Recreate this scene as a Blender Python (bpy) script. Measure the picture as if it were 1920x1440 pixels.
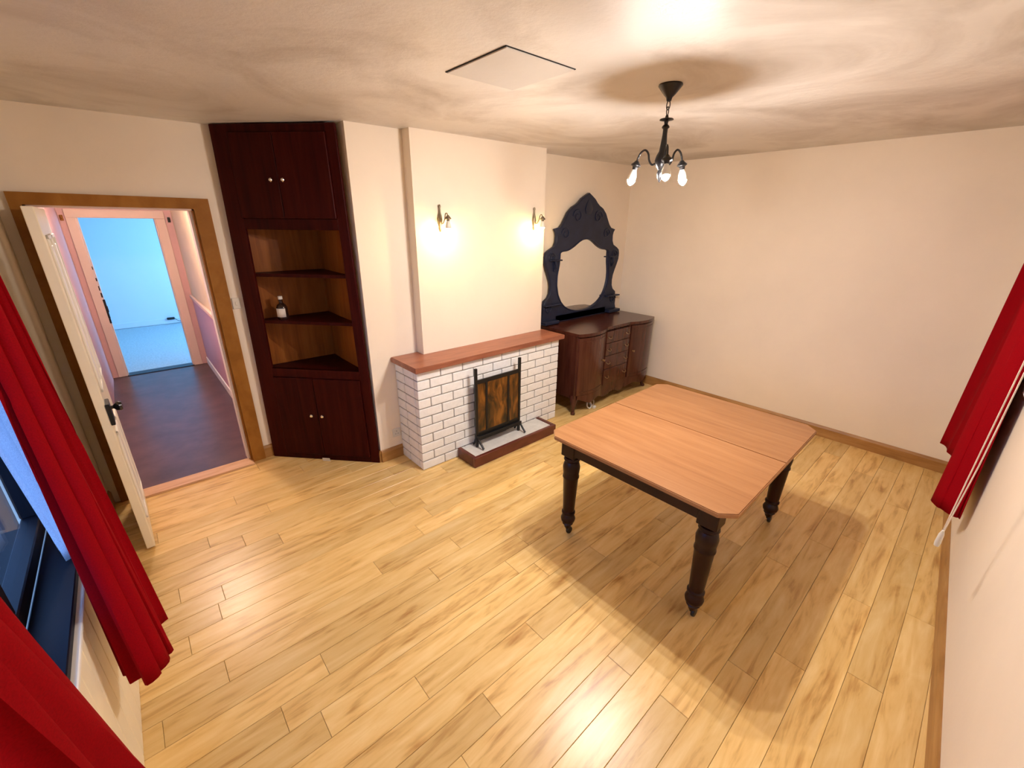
import bpy, bmesh, math, random
from mathutils import Vector, Matrix

random.seed(7)
for o in list(bpy.data.objects):
    bpy.data.objects.remove(o)
S = bpy.context.scene
COL = S.collection
PI = math.pi

# ------------------------------------------------------------------ camera
F_PX = 790.94
PITCH, AZ, ROLL = [math.radians(a) for a in (20.723, 48.015, 0.606)]
CAM_H = 1.85
cam_d = bpy.data.cameras.new('camera')
cam = bpy.data.objects.new('camera', cam_d)
COL.objects.link(cam)
cam_d.sensor_width = 36.0
cam_d.lens = 36.0 * F_PX / 1920.0
cam_d.clip_start = 0.02
fw = Vector((math.cos(AZ) * math.cos(PITCH), math.sin(AZ) * math.cos(PITCH), -math.sin(PITCH)))
r0 = Vector((math.sin(AZ), -math.cos(AZ), 0))
u0 = r0.cross(fw)
rt = math.cos(ROLL) * r0 + math.sin(ROLL) * u0
up = -math.sin(ROLL) * r0 + math.cos(ROLL) * u0
mw = Matrix((rt, up, -fw)).transposed().to_4x4()
mw.translation = (0, 0, CAM_H)
cam.matrix_world = mw
S.camera = cam

# ------------------------------------------------------------------ world, light, exposure
W = bpy.data.worlds.new('dusk_sky')
S.world = W
W.use_nodes = True
bg = W.node_tree.nodes['Background']
bg.inputs['Color'].default_value = (0.22, 0.45, 1.0, 1)
bg.inputs['Strength'].default_value = 1.8

VS = S.view_settings
S.display_settings.display_device = 'sRGB'
VS.view_transform = 'Standard'
VS.look = 'None'
VS.gamma = 1.0
VS.use_curve_mapping = False
VS.exposure = 1.82

CHANDELIER_W = 1080.0      # emission strength of each chandelier bulb
SCONCE_W = 210.0          # emission strength of each wall light bulb
CHANDELIER_COL = (1.0, 0.91, 0.86)
SCONCE_COL = (1.0, 0.68, 0.27)

def area_light(name, loc, rot, sx, sy, power, col):
    d = bpy.data.lights.new(name, 'AREA')
    d.shape = 'RECTANGLE'; d.size = sx; d.size_y = sy; d.energy = power; d.color = col
    o = bpy.data.objects.new(name, d)
    COL.objects.link(o); o.location = loc; o.rotation_euler = rot
    return o

# daylight coming in through the window of the room beyond the hallway
area_light('far_room_daylight', (2.28, 8.7, 1.45), (0, math.radians(90), 0), 1.3, 1.7, 25, (0.26, 0.63, 1.0))

# ------------------------------------------------------------------ dimensions
ZC = 2.455
def ceil_z(x): return 2.430 + 0.0118 * x     # the old ceiling falls slightly towards the door side
ZTOP = 2.52
XL, XR = -0.43, 4.58          # left wall, far right wall
YD = 3.68                     # wall with the door
YA = 2.97                     # alcove wall left of the chimney
YM = 3.08                     # alcove wall with the mirror
XP = 1.235                    # end of the alcove wall beside the cupboard
NW0, NW1 = (-0.6, -0.452), (4.75, -0.172)   # near wall line (floor plan), slightly out of square

# ------------------------------------------------------------------ materials
MATS = {}
def new_mat(name):
    m = bpy.data.materials.new(name); m.use_nodes = True
    nt = m.node_tree
    return m, nt, nt.nodes['Principled BSDF']

def N(nt, kind, **kw):
    n = nt.nodes.new(kind)
    for k, v in kw.items():
        if k in n.inputs: n.inputs[k].default_value = v
        else: setattr(n, k, v)
    return n

def ramp(nt, fac, stops):
    r = nt.nodes.new('ShaderNodeValToRGB')
    els = r.color_ramp.elements
    while len(els) < len(stops): els.new(0.5)
    for e, (p, c) in zip(els, stops):
        e.position = p; e.color = (*c, 1)
    nt.links.new(fac, r.inputs['Fac'])
    return r

def srgb(r, g, b):
    def f(c):
        c /= 255.0
        return c / 12.92 if c <= 0.04045 else ((c + 0.055) / 1.055) ** 2.4
    return (f(r), f(g), f(b))

def coords(nt, scale=(1, 1, 1), mode='Object', rnd=False):
    tc = nt.nodes.new('ShaderNodeTexCoord')
    mp = nt.nodes.new('ShaderNodeMapping')
    mp.inputs['Scale'].default_value = scale
    nt.links.new(tc.outputs[mode], mp.inputs['Vector'])
    if rnd:
        oi = nt.nodes.new('ShaderNodeObjectInfo')
        mu = nt.nodes.new('ShaderNodeMath'); mu.operation = 'MULTIPLY'; mu.inputs[1].default_value = 37.0
        cb = nt.nodes.new('ShaderNodeCombineXYZ')
        nt.links.new(oi.outputs['Random'], mu.inputs[0])
        for i in range(3): nt.links.new(mu.outputs[0], cb.inputs[i])
        nt.links.new(cb.outputs[0], mp.inputs['Location'])
        return mp, oi
    return mp, None

def bump(nt, b, height, strength, dist=0.01):
    bp = nt.nodes.new('ShaderNodeBump')
    bp.inputs['Strength'].default_value = strength
    bp.inputs['Distance'].default_value = dist
    nt.links.new(height, bp.inputs['Height'])
    nt.links.new(bp.outputs['Normal'], b.inputs['Normal'])

def mat_plain(name, col, rough=0.5, metal=0.0, spec=0.5, var=0.08, scale=6.0, bmp=0.0):
    """one colour with slight cloudy variation"""
    m, nt, b = new_mat(name)
    mp, _ = coords(nt)
    n = N(nt, 'ShaderNodeTexNoise', Scale=scale, Detail=5.0, Roughness=0.6)
    nt.links.new(mp.outputs[0], n.inputs['Vector'])
    lo = tuple(c * (1 - var) for c in col); hi = tuple(min(1, c * (1 + var)) for c in col)
    r = ramp(nt, n.outputs['Fac'], [(0.3, lo), (0.7, hi)])
    nt.links.new(r.outputs['Color'], b.inputs['Base Color'])
    b.inputs['Roughness'].default_value = rough
    b.inputs['Metallic'].default_value = metal
    b.inputs['Specular IOR Level'].default_value = spec
    if bmp: bump(nt, b, n.outputs['Fac'], bmp)
    MATS[name] = m
    return m

def mat_wood(name, c_dark, c_mid, c_light, rough=0.35, scale=(1.3, 16, 16), rnd=True, vary=0.12, bmp=0.05, spec=0.5, knots=True):
    m, nt, b = new_mat(name)
    mp, oi = coords(nt, scale, rnd=rnd)
    n = N(nt, 'ShaderNodeTexNoise', Scale=1.6, Detail=7.0, Roughness=0.62, Distortion=0.6)
    nt.links.new(mp.outputs[0], n.inputs['Vector'])
    mp2, _ = coords(nt, tuple(s * q for s, q in zip(scale, (0.9, 0.35, 0.35))), rnd=rnd)
    n2 = N(nt, 'ShaderNodeTexNoise', Scale=2.2, Detail=3.0, Roughness=0.5, Distortion=1.5)
    nt.links.new(mp2.outputs[0], n2.inputs['Vector'])
    mx = N(nt, 'ShaderNodeMix', data_type='FLOAT')
    mx.inputs[0].default_value = 0.42 if knots else 0.25
    nt.links.new(n.outputs['Fac'], mx.inputs[2]); nt.links.new(n2.outputs['Fac'], mx.inputs[3])
    r = ramp(nt, mx.outputs[0], [(0.30, c_dark), (0.47, c_mid), (0.68, c_light)])
    hs = nt.nodes.new('ShaderNodeHueSaturation')
    nt.links.new(r.outputs['Color'], hs.inputs['Color'])
    if oi:
        ma = nt.nodes.new('ShaderNodeMapRange')
        ma.inputs['To Min'].default_value = 1 - vary; ma.inputs['To Max'].default_value = 1 + vary
        nt.links.new(oi.outputs['Random'], ma.inputs['Value'])
        nt.links.new(ma.outputs['Result'], hs.inputs['Value'])
    nt.links.new(hs.outputs['Color'], b.inputs['Base Color'])
    b.inputs['Roughness'].default_value = rough
    b.inputs['Specular IOR Level'].default_value = spec
    if bmp: bump(nt, b, n.outputs['Fac'], bmp, 0.004)
    MATS[name] = m
    return m

def mat_wall(name, col, var=0.05, rough=0.7, spec=0.35, stain=None, bmp=0.12):
    m, nt, b = new_mat(name)
    mp, _ = coords(nt)
    n = N(nt, 'ShaderNodeTexNoise', Scale=1.3, Detail=6.0, Roughness=0.6)
    nt.links.new(mp.outputs[0], n.inputs['Vector'])
    lo = tuple(c * (1 - var) for c in col); hi = tuple(min(1, c * (1 + var)) for c in col)
    r = ramp(nt, n.outputs['Fac'], [(0.35, lo), (0.65, hi)])
    out = r.outputs['Color']
    if stain:
        n2 = N(nt, 'ShaderNodeTexNoise', Scale=1.1, Detail=6.0, Roughness=0.62, Distortion=1.2)
        nt.links.new(mp.outputs[0], n2.inputs['Vector'])
        r2 = ramp(nt, n2.outputs['Fac'], [(0.46, (0, 0, 0)), (0.72, (0.9, 0.9, 0.9))])
        mx = N(nt, 'ShaderNodeMix', data_type='RGBA')
        nt.links.new(r2.outputs['Color'], mx.inputs[0])
        nt.links.new(out, mx.inputs[6]); mx.inputs[7].default_value = (*stain, 1)
        out = mx.outputs[2]
    nt.links.new(out, b.inputs['Base Color'])
    b.inputs['Roughness'].default_value = rough
    b.inputs['Specular IOR Level'].default_value = spec
    n3 = N(nt, 'ShaderNodeTexNoise', Scale=26.0, Detail=5.0, Roughness=0.65)
    nt.links.new(mp.outputs[0], n3.inputs['Vector'])
    bump(nt, b, n3.outputs['Fac'], bmp, 0.01)
    MATS[name] = m
    return m

def mat_emit(name, col, strength):
    m = bpy.data.materials.new(name); m.use_nodes = True
    nt = m.node_tree; nt.nodes.clear()
    e = N(nt, 'ShaderNodeEmission', Strength=strength); e.inputs['Color'].default_value = (*col, 1)
    o = nt.nodes.new('ShaderNodeOutputMaterial'); nt.links.new(e.outputs[0], o.inputs['Surface'])
    MATS[name] = m
    return m

def mat_cloth(name, col, rough=0.8, translucent=0.0, transparent=0.0):
    m, nt, b = new_mat(name)
    mp, _ = coords(nt, (90, 90, 90))
    n = N(nt, 'ShaderNodeTexNoise', Scale=3.0, Detail=3.0)
    nt.links.new(mp.outputs[0], n.inputs['Vector'])
    r = ramp(nt, n.outputs['Fac'], [(0.3, tuple(c * 0.85 for c in col)), (0.7, tuple(min(1, c * 1.12) for c in col))])
    nt.links.new(r.outputs['Color'], b.inputs['Base Color'])
    b.inputs['Roughness'].default_value = rough
    b.inputs['Specular IOR Level'].default_value = 0.06
    out = nt.nodes['Material Output']
    sh = b.outputs[0]
    if translucent:
        t = nt.nodes.new('ShaderNodeBsdfTranslucent'); nt.links.new(r.outputs['Color'], t.inputs['Color'])
        mx = nt.nodes.new('ShaderNodeMixShader'); mx.inputs[0].default_value = translucent
        nt.links.new(sh, mx.inputs[1]); nt.links.new(t.outputs[0], mx.inputs[2]); sh = mx.outputs[0]
    if transparent:
        t = nt.nodes.new('ShaderNodeBsdfTransparent')
        mx = nt.nodes.new('ShaderNodeMixShader'); mx.inputs[0].default_value = transparent
        nt.links.new(sh, mx.inputs[1]); nt.links.new(t.outputs[0], mx.inputs[2]); sh = mx.outputs[0]
    nt.links.new(sh, out.inputs['Surface'])
    MATS[name] = m
    return m

def mat_pane(name):
    m = bpy.data.materials.new(name); m.use_nodes = True
    nt = m.node_tree; nt.nodes.clear()
    t = nt.nodes.new('ShaderNodeBsdfTransparent'); t.inputs['Color'].default_value = (0.93, 0.96, 0.97, 1)
    g = N(nt, 'ShaderNodeBsdfGlossy', Roughness=0.02)
    f = N(nt, 'ShaderNodeFresnel', IOR=1.5)
    mx = nt.nodes.new('ShaderNodeMixShader')
    mu = nt.nodes.new('ShaderNodeMath'); mu.operation = 'MULTIPLY'; mu.inputs[1].default_value = 0.22
    nt.links.new(f.outputs[0], mu.inputs[0])
    nt.links.new(mu.outputs[0], mx.inputs[0]); nt.links.new(t.outputs[0], mx.inputs[1]); nt.links.new(g.outputs[0], mx.inputs[2])
    o = nt.nodes.new('ShaderNodeOutputMaterial'); nt.links.new(mx.outputs[0], o.inputs['Surface'])
    MATS[name] = m
    return m

mat_wall('wall_paint', (0.86, 0.75, 0.60), var=0.03, rough=0.55, bmp=0.08)
mat_wall('ceiling_paint', (0.76, 0.72, 0.66), var=0.05, rough=0.45, spec=0.16, stain=(0.49, 0.43, 0.36), bmp=0.25)
mat_wall('hatch_paint', (0.66, 0.63, 0.58), var=0.04, rough=0.6)
mat_wood('oak_floor', (0.38, 0.16, 0.028), (0.74, 0.485, 0.17), (0.85, 0.625, 0.28), rough=0.30, scale=(1.4, 15, 15), vary=0.13, bmp=0.04)
mat_wood('oak_trim', (0.24, 0.105, 0.025), (0.38, 0.185, 0.05), (0.48, 0.26, 0.085), rough=0.4, scale=(1.4, 15, 15), rnd=False)
mat_wood('frame_wood', (0.22, 0.085, 0.012), (0.30, 0.12, 0.018), (0.38, 0.165, 0.03), rough=0.45, scale=(4, 4, 4), rnd=False, bmp=0.02, spec=0.2)
mat_wood('mahogany', (0.020, 0.0015, 0.0012), (0.034, 0.0025, 0.002), (0.055, 0.006, 0.003), rough=0.45, scale=(12, 12, 1.2), bmp=0.03, spec=0.08)
mat_wood('cupboard_back', (0.15, 0.036, 0.005), (0.24, 0.070, 0.010), (0.33, 0.11, 0.018), rough=0.4, scale=(10, 10, 1.3), rnd=False, bmp=0.03, spec=0.15)
mat_wood('walnut', (0.036, 0.009, 0.006), (0.064, 0.017, 0.010), (0.098, 0.030, 0.018), rough=0.22, scale=(10, 10, 1.5), vary=0.06, bmp=0.02)
mat_wood('table_top_wood', (0.26, 0.105, 0.036), (0.335, 0.150, 0.056), (0.40, 0.195, 0.080), rough=0.36, scale=(14, 1.1, 14), vary=0.05, bmp=0.03, knots=False)
mat_wood('table_dark_wood', (0.010, 0.0014, 0.0012), (0.017, 0.0024, 0.0018), (0.028, 0.005, 0.003), rough=0.36, scale=(8, 8, 1.2), rnd=False, bmp=0.02, spec=0.3)
mat_wood('threshold_wood', (0.46, 0.24, 0.11), (0.60, 0.35, 0.18), (0.70, 0.45, 0.26), rough=0.4, scale=(1.3, 14, 14), rnd=False)
mat_wood('mantel_wood', (0.20, 0.062, 0.032), (0.30, 0.105, 0.056), (0.40, 0.155, 0.085), rough=0.35, scale=(1.3, 14, 14), rnd=False)
mat_wood('hearth_wood', (0.07, 0.014, 0.008), (0.105, 0.022, 0.012), (0.15, 0.038, 0.02), rough=0.35, scale=(3, 10, 10), rnd=False)
mat_plain('brick_white', (0.86, 0.85, 0.81), rough=0.6, var=0.07, scale=18, bmp=0.25)
mat_plain('mortar', (0.30, 0.28, 0.25), rough=0.9, var=0.1, scale=30, bmp=0.3)
mat_plain('soot', (0.012, 0.010, 0.009), rough=0.9)
mat_plain('hearth_slab', (0.68, 0.66, 0.60), rough=0.55, var=0.1, scale=14, bmp=0.15)
mat_plain('iron', (0.012, 0.012, 0.012), rough=0.4, metal=0.3)
mat_plain('dark_bronze', (0.035, 0.034, 0.036), rough=0.35, metal=0.7)
mat_plain('pale_bronze', (0.22, 0.18, 0.12), rough=0.35, metal=0.7)
mat_plain('chrome', (0.75, 0.72, 0.68), rough=0.18, metal=1.0)
mat_plain('brass_old', (0.30, 0.19, 0.08), rough=0.35, metal=0.8)
mat_plain('cream_gloss', (0.87, 0.79, 0.60), rough=0.35, var=0.04)
mat_plain('white_gloss', (0.87, 0.85, 0.80), rough=0.4, var=0.04)
mat_plain('sill_dark', (0.004, 0.004, 0.010), spec=0.12, rough=0.45)
mat_plain('window_dark', (0.006, 0.005, 0.008), spec=0.15, rough=0.5)
mat_plain('mirror_frame', (0.013, 0.018, 0.042), spec=0.3, rough=0.35, var=0.25, scale=9, bmp=0.1)
mat_plain('mirror_glass', (0.82, 0.82, 0.80), rough=0.02, metal=1.0, var=0.01)
mat_plain('black_knob', (0.01, 0.01, 0.012), rough=0.25)
mat_plain('plastic_white', (0.72, 0.68, 0.58), rough=0.4, var=0.02)
mat_plain('socket_holes', (0.05, 0.045, 0.04), rough=0.6)
mat_plain('hall_pink', (0.66, 0.40, 0.40), rough=0.55, var=0.06, scale=2)
mat_plain('hall_peach', (0.74, 0.56, 0.48), rough=0.55, var=0.05, scale=2)
mat_plain('hall_mauve', (0.55, 0.33, 0.42), rough=0.5, var=0.05, scale=2)
mat_plain('hall_cream', (0.74, 0.66, 0.46), rough=0.6, var=0.05, scale=2)
mat_plain('far_wall_paint', (0.66, 0.74, 0.80), rough=0.7, var=0.02, scale=1.5)
mat_plain('far_carpet', (0.40, 0.50, 0.54), rough=0.95, var=0.14, scale=40, bmp=0.4)
mat_plain('hall_vinyl', (0.085, 0.045, 0.045), rough=0.33, var=0.35, scale=5, bmp=0.08)
mat_plain('yard_ground', (0.006, 0.006, 0.007), rough=0.95)
mat_plain('bottle_glass', (0.025, 0.010, 0.007), rough=0.12)
mat_plain('bottle_label', (0.75, 0.68, 0.58), rough=0.6)
mat_cloth('curtain_red', (0.28, 0.001, 0.005), translucent=0.06)
mat_cloth('net_white', (0.80, 0.84, 0.92), translucent=0.55, transparent=0.18)
mat_plain('blind_cloth', (0.62, 0.55, 0.44), rough=0.8)
mat_plain('cord_white', (0.80, 0.70, 0.58), rough=0.6)
mat_pane('pane')
mat_emit('bulb_cool', CHANDELIER_COL, CHANDELIER_W)
mat_emit('bulb_warm', SCONCE_COL, SCONCE_W)
mat_emit('added_hall_globe', (1.0, 0.84, 0.70), 66.0)  # glow of the added, unseen hallway lamp

# amber glass panels of the fire screen
m, nt, b = new_mat('amber_panel')
mp, _ = coords(nt, (9, 9, 3))
n = N(nt, 'ShaderNodeTexNoise', Scale=2.0, Detail=4.0, Distortion=1.0)
nt.links.new(mp.outputs[0], n.inputs['Vector'])
r = ramp(nt, n.outputs['Fac'], [(0.36, (0.02, 0.012, 0.005)), (0.54, (0.13, 0.048, 0.008)), (0.74, (0.30, 0.115, 0.018))])
nt.links.new(r.outputs['Color'], b.inputs['Base Color'])
b.inputs['Roughness'].default_value = 0.28
MATS['amber_panel'] = m

# ------------------------------------------------------------------ mesh helpers
def link(name, me, mat=None, parent=None, loc=(0, 0, 0), rot=(0, 0, 0)):
    o = bpy.data.objects.new(name, me)
    COL.objects.link(o)
    if mat is not None and not me.materials: me.materials.append(MATS[mat])
    o.location = loc; o.rotation_euler = rot
    if parent: o.parent = parent
    return o

def tag(o, label=None, cat=None, group=None, kind=None):
    if label: o['label'] = label
    if cat: o['category'] = cat
    if group: o['group'] = group
    if kind: o['kind'] = kind
    return o

def thing(name, label, cat, loc=(0, 0, 0), rz=0.0, group=None):
    o = bpy.data.objects.new(name, None)
    COL.objects.link(o)
    o.empty_display_size = 0.1
    o.location = loc; o.rotation_euler = (0, 0, rz)
    return tag(o, label, cat, group)

class MB:
    def __init__(s): s.bm = bmesh.new()
    def box(s, x0, x1, y0, y1, z0, z1, bevel=0.0, seg=1):
        ps = [(x0, y0, z0), (x1, y0, z0), (x1, y1, z0), (x0, y1, z0), (x0, y0, z1), (x1, y0, z1), (x1, y1, z1), (x0, y1, z1)]
        v = [s.bm.verts.new(p) for p in ps]
        fs = [s.bm.faces.new([v[i] for i in f]) for f in ((3, 2, 1, 0), (4, 5, 6, 7), (0, 1, 5, 4), (1, 2, 6, 5), (2, 3, 7, 6), (3, 0, 4, 7))]
        if bevel:
            es = list({e for f in fs for e in f.edges})
            bmesh.ops.bevel(s.bm, geom=es, offset=bevel, segments=seg, affect='EDGES')
        return s
    def prism(s, pts, z0, z1, bevel=0.0):
        """vertical prism over a counter-clockwise floor-plan polygon"""
        a = [s.bm.verts.new((x, y, z0)) for x, y in pts]
        c = [s.bm.verts.new((x, y, z1)) for x, y in pts]
        n = len(pts)
        fs = [s.bm.faces.new(a[::-1]), s.bm.faces.new(c)]
        for i in range(n):
            fs.append(s.bm.faces.new((a[i], a[(i + 1) % n], c[(i + 1) % n], c[i])))
        if bevel:
            es = list(fs[1].edges) + list(fs[0].edges)
            bmesh.ops.bevel(s.bm, geom=es, offset=bevel, segments=2, affect='EDGES')
        return s
    def lathe(s, prof, seg=20, org=(0, 0, 0), mat=None):
        """prof = [(r, z)...] about Z, then optional matrix"""
        rings = []
        M = mat or Matrix.Identity(4)
        o = Vector(org)
        for r, z in prof:
            if r < 1e-5:
                rings.append([s.bm.verts.new(M @ Vector((0, 0, z)) + o)])
            else:
                rings.append([s.bm.verts.new(M @ Vector((r * math.cos(2 * PI * k / seg), r * math.sin(2 * PI * k / seg), z)) + o) for k in range(seg)])
        for a, c in zip(rings, rings[1:]):
            for k in range(seg):
                k2 = (k + 1) % seg
                if len(a) == 1 and len(c) == 1: continue
                if len(a) == 1: s.bm.faces.new((a[0], c[k2], c[k]))
                elif len(c) == 1: s.bm.faces.new((a[k], a[k2], c[0]))
                else: s.bm.faces.new((a[k], a[k2], c[k2], c[k]))
        for ring, rev in ((rings[0], True), (rings[-1], False)):
            if len(ring) > 2: s.bm.faces.new(ring[::-1] if rev else ring)
        return s
    def tube(s, pts, rad, seg=10, closed=False):
        pts = [Vector(p) for p in pts]
        n = len(pts)
        rs = rad if isinstance(rad, (list, tuple)) else [rad] * n
        prev = None; rings = []
        for i, p in enumerate(pts):
            if closed: t = (pts[(i + 1) % n] - pts[i - 1]).normalized()
            else: t = (pts[min(i + 1, n - 1)] - pts[max(i - 1, 0)]).normalized()
            if prev is None:
                a = Vector((0, 0, 1)) if abs(t.z) < 0.9 else Vector((1, 0, 0))
                u = t.cross(a).normalized()
            else:
                u = (prev - t * prev.dot(t)).normalized()
            prev = u; w = t.cross(u)
            rings.append([s.bm.verts.new(p + rs[i] * (math.cos(2 * PI * k / seg) * u + math.sin(2 * PI * k / seg) * w)) for k in range(seg)])
        prs = list(zip(rings, rings[1:]))
        if closed: prs.append((rings[-1], rings[0]))
        for a, c in prs:
            for k in range(seg):
                s.bm.faces.new((a[k], a[(k + 1) % seg], c[(k + 1) % seg], c[k]))
        if not closed:
            s.bm.faces.new(rings[0][::-1]); s.bm.faces.new(rings[-1])
        return s
    def sheet(s, rows):
        vs = [[s.bm.verts.new(p) for p in row] for row in rows]
        for a, c in zip(vs, vs[1:]):
            for i in range(len(a) - 1):
                s.bm.faces.new((a[i], a[i + 1], c[i + 1], c[i]))
        return s
    def build(s, name, mat, parent=None, loc=(0, 0, 0), rot=(0, 0, 0), smooth=False):
        bmesh.ops.recalc_face_normals(s.bm, faces=s.bm.faces)
        me = bpy.data.meshes.new(name)
        s.bm.to_mesh(me); s.bm.free()
        if smooth:
            for p in me.polygons: p.use_smooth = True
            try: me.set_sharp_from_angle(angle=math.radians(40))
            except Exception: pass
        return link(name, me, mat, parent, loc, rot)

def catmull(pts, n):
    pts = [Vector(p) for p in pts]
    P = [2 * pts[0] - pts[1]] + pts + [2 * pts[-1] - pts[-2]]
    out = []
    for i in range(1, len(P) - 2):
        for k in range(n):
            t = k / n
            a, b_, c, d = P[i - 1], P[i], P[i + 1], P[i + 2]
            out.append(0.5 * ((2 * b_) + (-a + c) * t + (2 * a - 5 * b_ + 4 * c - d) * t * t + (-a + 3 * b_ - 3 * c + d) * t ** 3))
    out.append(pts[-1])
    return out

def solid(o, th, offset=0):
    m = o.modifiers.new('thickness', 'SOLIDIFY'); m.thickness = th; m.offset = offset
    return o

# ================================================================== THE SETTING
def struct(o): return tag(o, kind='structure')

# ---- floor with individual planks
floor = MB().box(XL - 0.02, XR + 0.02, -0.5, YD + 0.1, -0.06, -0.013).build('floor', 'soot'); struct(floor)
PW = 0.1255
plank_cache = {}
def plank_mesh(L, w):
    key = (round(L, 3), round(w, 3))
    if key in plank_cache: return plank_cache[key]
    bm = bmesh.new(); g = 0.0006; c = 0.0013
    hx, hy = L / 2 - g, w / 2 - g
    lv = [(-hx, -hy, -0.0128), (hx, -hy, -0.0128), (hx, hy, -0.0128), (-hx, hy, -0.0128)]
    mv = [(x, y, -c) for x, y, z in lv]
    tv = [(math.copysign(hx - c, x), math.copysign(hy - c, y), 0) for x, y, z in lv]
    V = [bm.verts.new(p) for p in lv + mv + tv]
    for i in range(4):
        j = (i + 1) % 4
        bm.faces.new((V[i], V[j], V[4 + j], V[4 + i])); bm.faces.new((V[4 + i], V[4 + j], V[8 + j], V[8 + i]))
    bm.faces.new(V[8:12])
    me = bpy.data.meshes.new('plank'); bm.to_mesh(me); bm.free()
    me.materials.append(MATS['oak_floor'])
    plank_cache[key] = me
    return me
known = {0: 0.543, -1: 1.091, -2: 0.722, 2: 1.2815, 4: 0.917, 1: 0.187, 13: 0.0085, 9: 0.0055, 7: -0.1675}
PLEN = 1.21
for k in range(-12, 21):
    y0 = 1.095 + k * PW
    y1 = y0 + PW
    ymax = YD
    if y0 > ymax: continue
    y1 = min(y1, ymax)
    j = known.get(k, random.uniform(0, PLEN))
    xs = [j + PLEN * q for q in range(-6, 7)]
    xs = [XL] + [x for x in xs if XL + 0.08 < x < XR - 0.08] + [XR]
    for a, c in zip(xs, xs[1:]):
        link('plank', plank_mesh(c - a, y1 - y0), None, floor, ((a + c) / 2, (y0 + y1) / 2, 0))

# ---- ceiling and hatch
cmb = MB()
x0_, x1_ = XL - 0.3, XR + 0.13
cv = [cmb.bm.verts.new(p) for p in ((x0_, -0.75, ceil_z(x0_)), (x1_, -0.75, ceil_z(x1_)), (x1_, YD + 0.14, ceil_z(x1_)), (x0_, YD + 0.14, ceil_z(x0_)), (x0_, -0.75, 2.62), (x1_, -0.75, 2.62), (x1_, YD + 0.14, 2.62), (x0_, YD + 0.14, 2.62))]
for f_ in ((0, 3, 2, 1), (4, 5, 6, 7), (0, 1, 5, 4), (1, 2, 6, 5), (2, 3, 7, 6), (3, 0, 4, 7)): cmb.bm.faces.new([cv[i] for i in f_])
ceiling = struct(cmb.build('ceiling', 'ceiling_paint'))
hatch = thing('ceiling_hatch', 'flat grey square hatch set in the stained ceiling', 'hatch', (1.383, 1.57, ceil_z(1.383)))
hatch.rotation_euler = (0, -math.atan(0.0118), 0)
MB().box(-0.185, 0.185, -0.19, 0.19, -0.006, 0.0, 0.002).build('hatch_panel', 'hatch_paint', hatch)
gap = MB()
for a in ((-0.190, -0.186, -0.193, 0.193), (0.186, 0.189, -0.193, 0.193)): gap.box(*a, -0.003, 0.0)
for a in ((-0.190, 0.189, -0.194, -0.191), (-0.190, 0.189, 0.191, 0.193)): gap.box(*a, -0.003, 0.0)
tag(gap.build('crack', 'soot', hatch), 'dark broken crack around the hatch edge')

# ---- walls
def wall(name, boxes, mat='wall_paint', prisms=()):
    mb = MB()
    for bx in boxes: mb.box(*bx)
    for pts in prisms: mb.prism(pts, -0.06, ZTOP)
    return struct(mb.build(name, mat))

# wall with the doorway
DX0, DX1, DZ = -0.333, 0.442, 1.925
wall('wall_back_door', [(XL - 0.12, DX0 - 0.005, YD, YD + 0.13, -0.06, ZTOP), (DX1 + 0.005, XP + 0.01, YD, YD + 0.13, -0.06, ZTOP), (DX0 - 0.005, DX1 + 0.005, YD, YD + 0.13, DZ + 0.005, ZTOP)])
wall('wall_back_alcove', [(XP, 2.0, YA, YD + 0.13, -0.06, ZTOP)])
wall('wall_back_mirror', [(2.0, XR + 0.12, YM, YM + 0.2, -0.06, ZTOP)])
wall('wall_chimney_breast', [(1.633, 2.957, 2.87, 3.2, 0.83, ZTOP)])
wall('wall_right', [(XR, XR + 0.12, -0.6, YM + 0.2, -0.06, ZTOP)])
# left wall with window opening
WY0, WY1, WZ0, WZ1 = 0.25, 2.28, 0.72, 2.12
wall('wall_left', [(XL - 0.10, XL, -0.6, WY0, -0.06, ZTOP), (XL - 0.10, XL, WY1, YD + 0.13, -0.06, ZTOP), (XL - 0.10, XL, WY0, WY1, -0.06, WZ0 - 0.03), (XL - 0.10, XL, WY0, WY1, WZ1, ZTOP)])
# near wall, a little out of square, with a second window
def near_pt(x, off=0.0):
    t = (x - NW0[0]) / (NW1[0] - NW0[0])
    return (x, NW0[1] + t * (NW1[1] - NW0[1]) + off)
NX0, NX1, NZ0, NZ1 = 1.0, 3.12, 1.14, 2.15
mb = MB()
for (a, c, z0, z1) in ((-0.7, NX0, -0.06, ZTOP), (NX1, 4.75, -0.06, ZTOP), (NX0, NX1, -0.06, NZ0), (NX0, NX1, NZ1, ZTOP)):
    mb.prism([near_pt(a, -0.22), near_pt(c, -0.22), near_pt(c), near_pt(a)], z0, z1)
struct(mb.build('wall_front', 'wall_paint'))

# ---- skirting boards
def base_run(name, p0, p1, h=0.105, th=0.016, mat='oak_trim'):
    p0, p1 = Vector((*p0, 0)), Vector((*p1, 0))
    L = (p1 - p0).length
    ang = math.atan2(p1.y - p0.y, p1.x - p0.x)
    bm = MB()
    prof = [(0, 0), (th, 0), (th, h - 0.02), (th * 0.55, h - 0.004), (th * 0.35, h), (0, h)]
    a = [bm.bm.verts.new((0, y, z)) for y, z in prof]; c = [bm.bm.verts.new((L, y, z)) for y, z in prof]
    bm.bm.faces.new(a[::-1]); bm.bm.faces.new(c)
    for i in range(len(prof)):
        j = (i + 1) % len(prof); bm.bm.faces.new((a[i], a[j], c[j], c[i]))
    return struct(bm.build(name, mat, None, (p0.x, p0.y, 0), (0, 0, ang)))
base_run('baseboard_right', (XR, -0.17), (XR, YM))
base_run('baseboard_front', near_pt(-0.3), near_pt(4.56))
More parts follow.
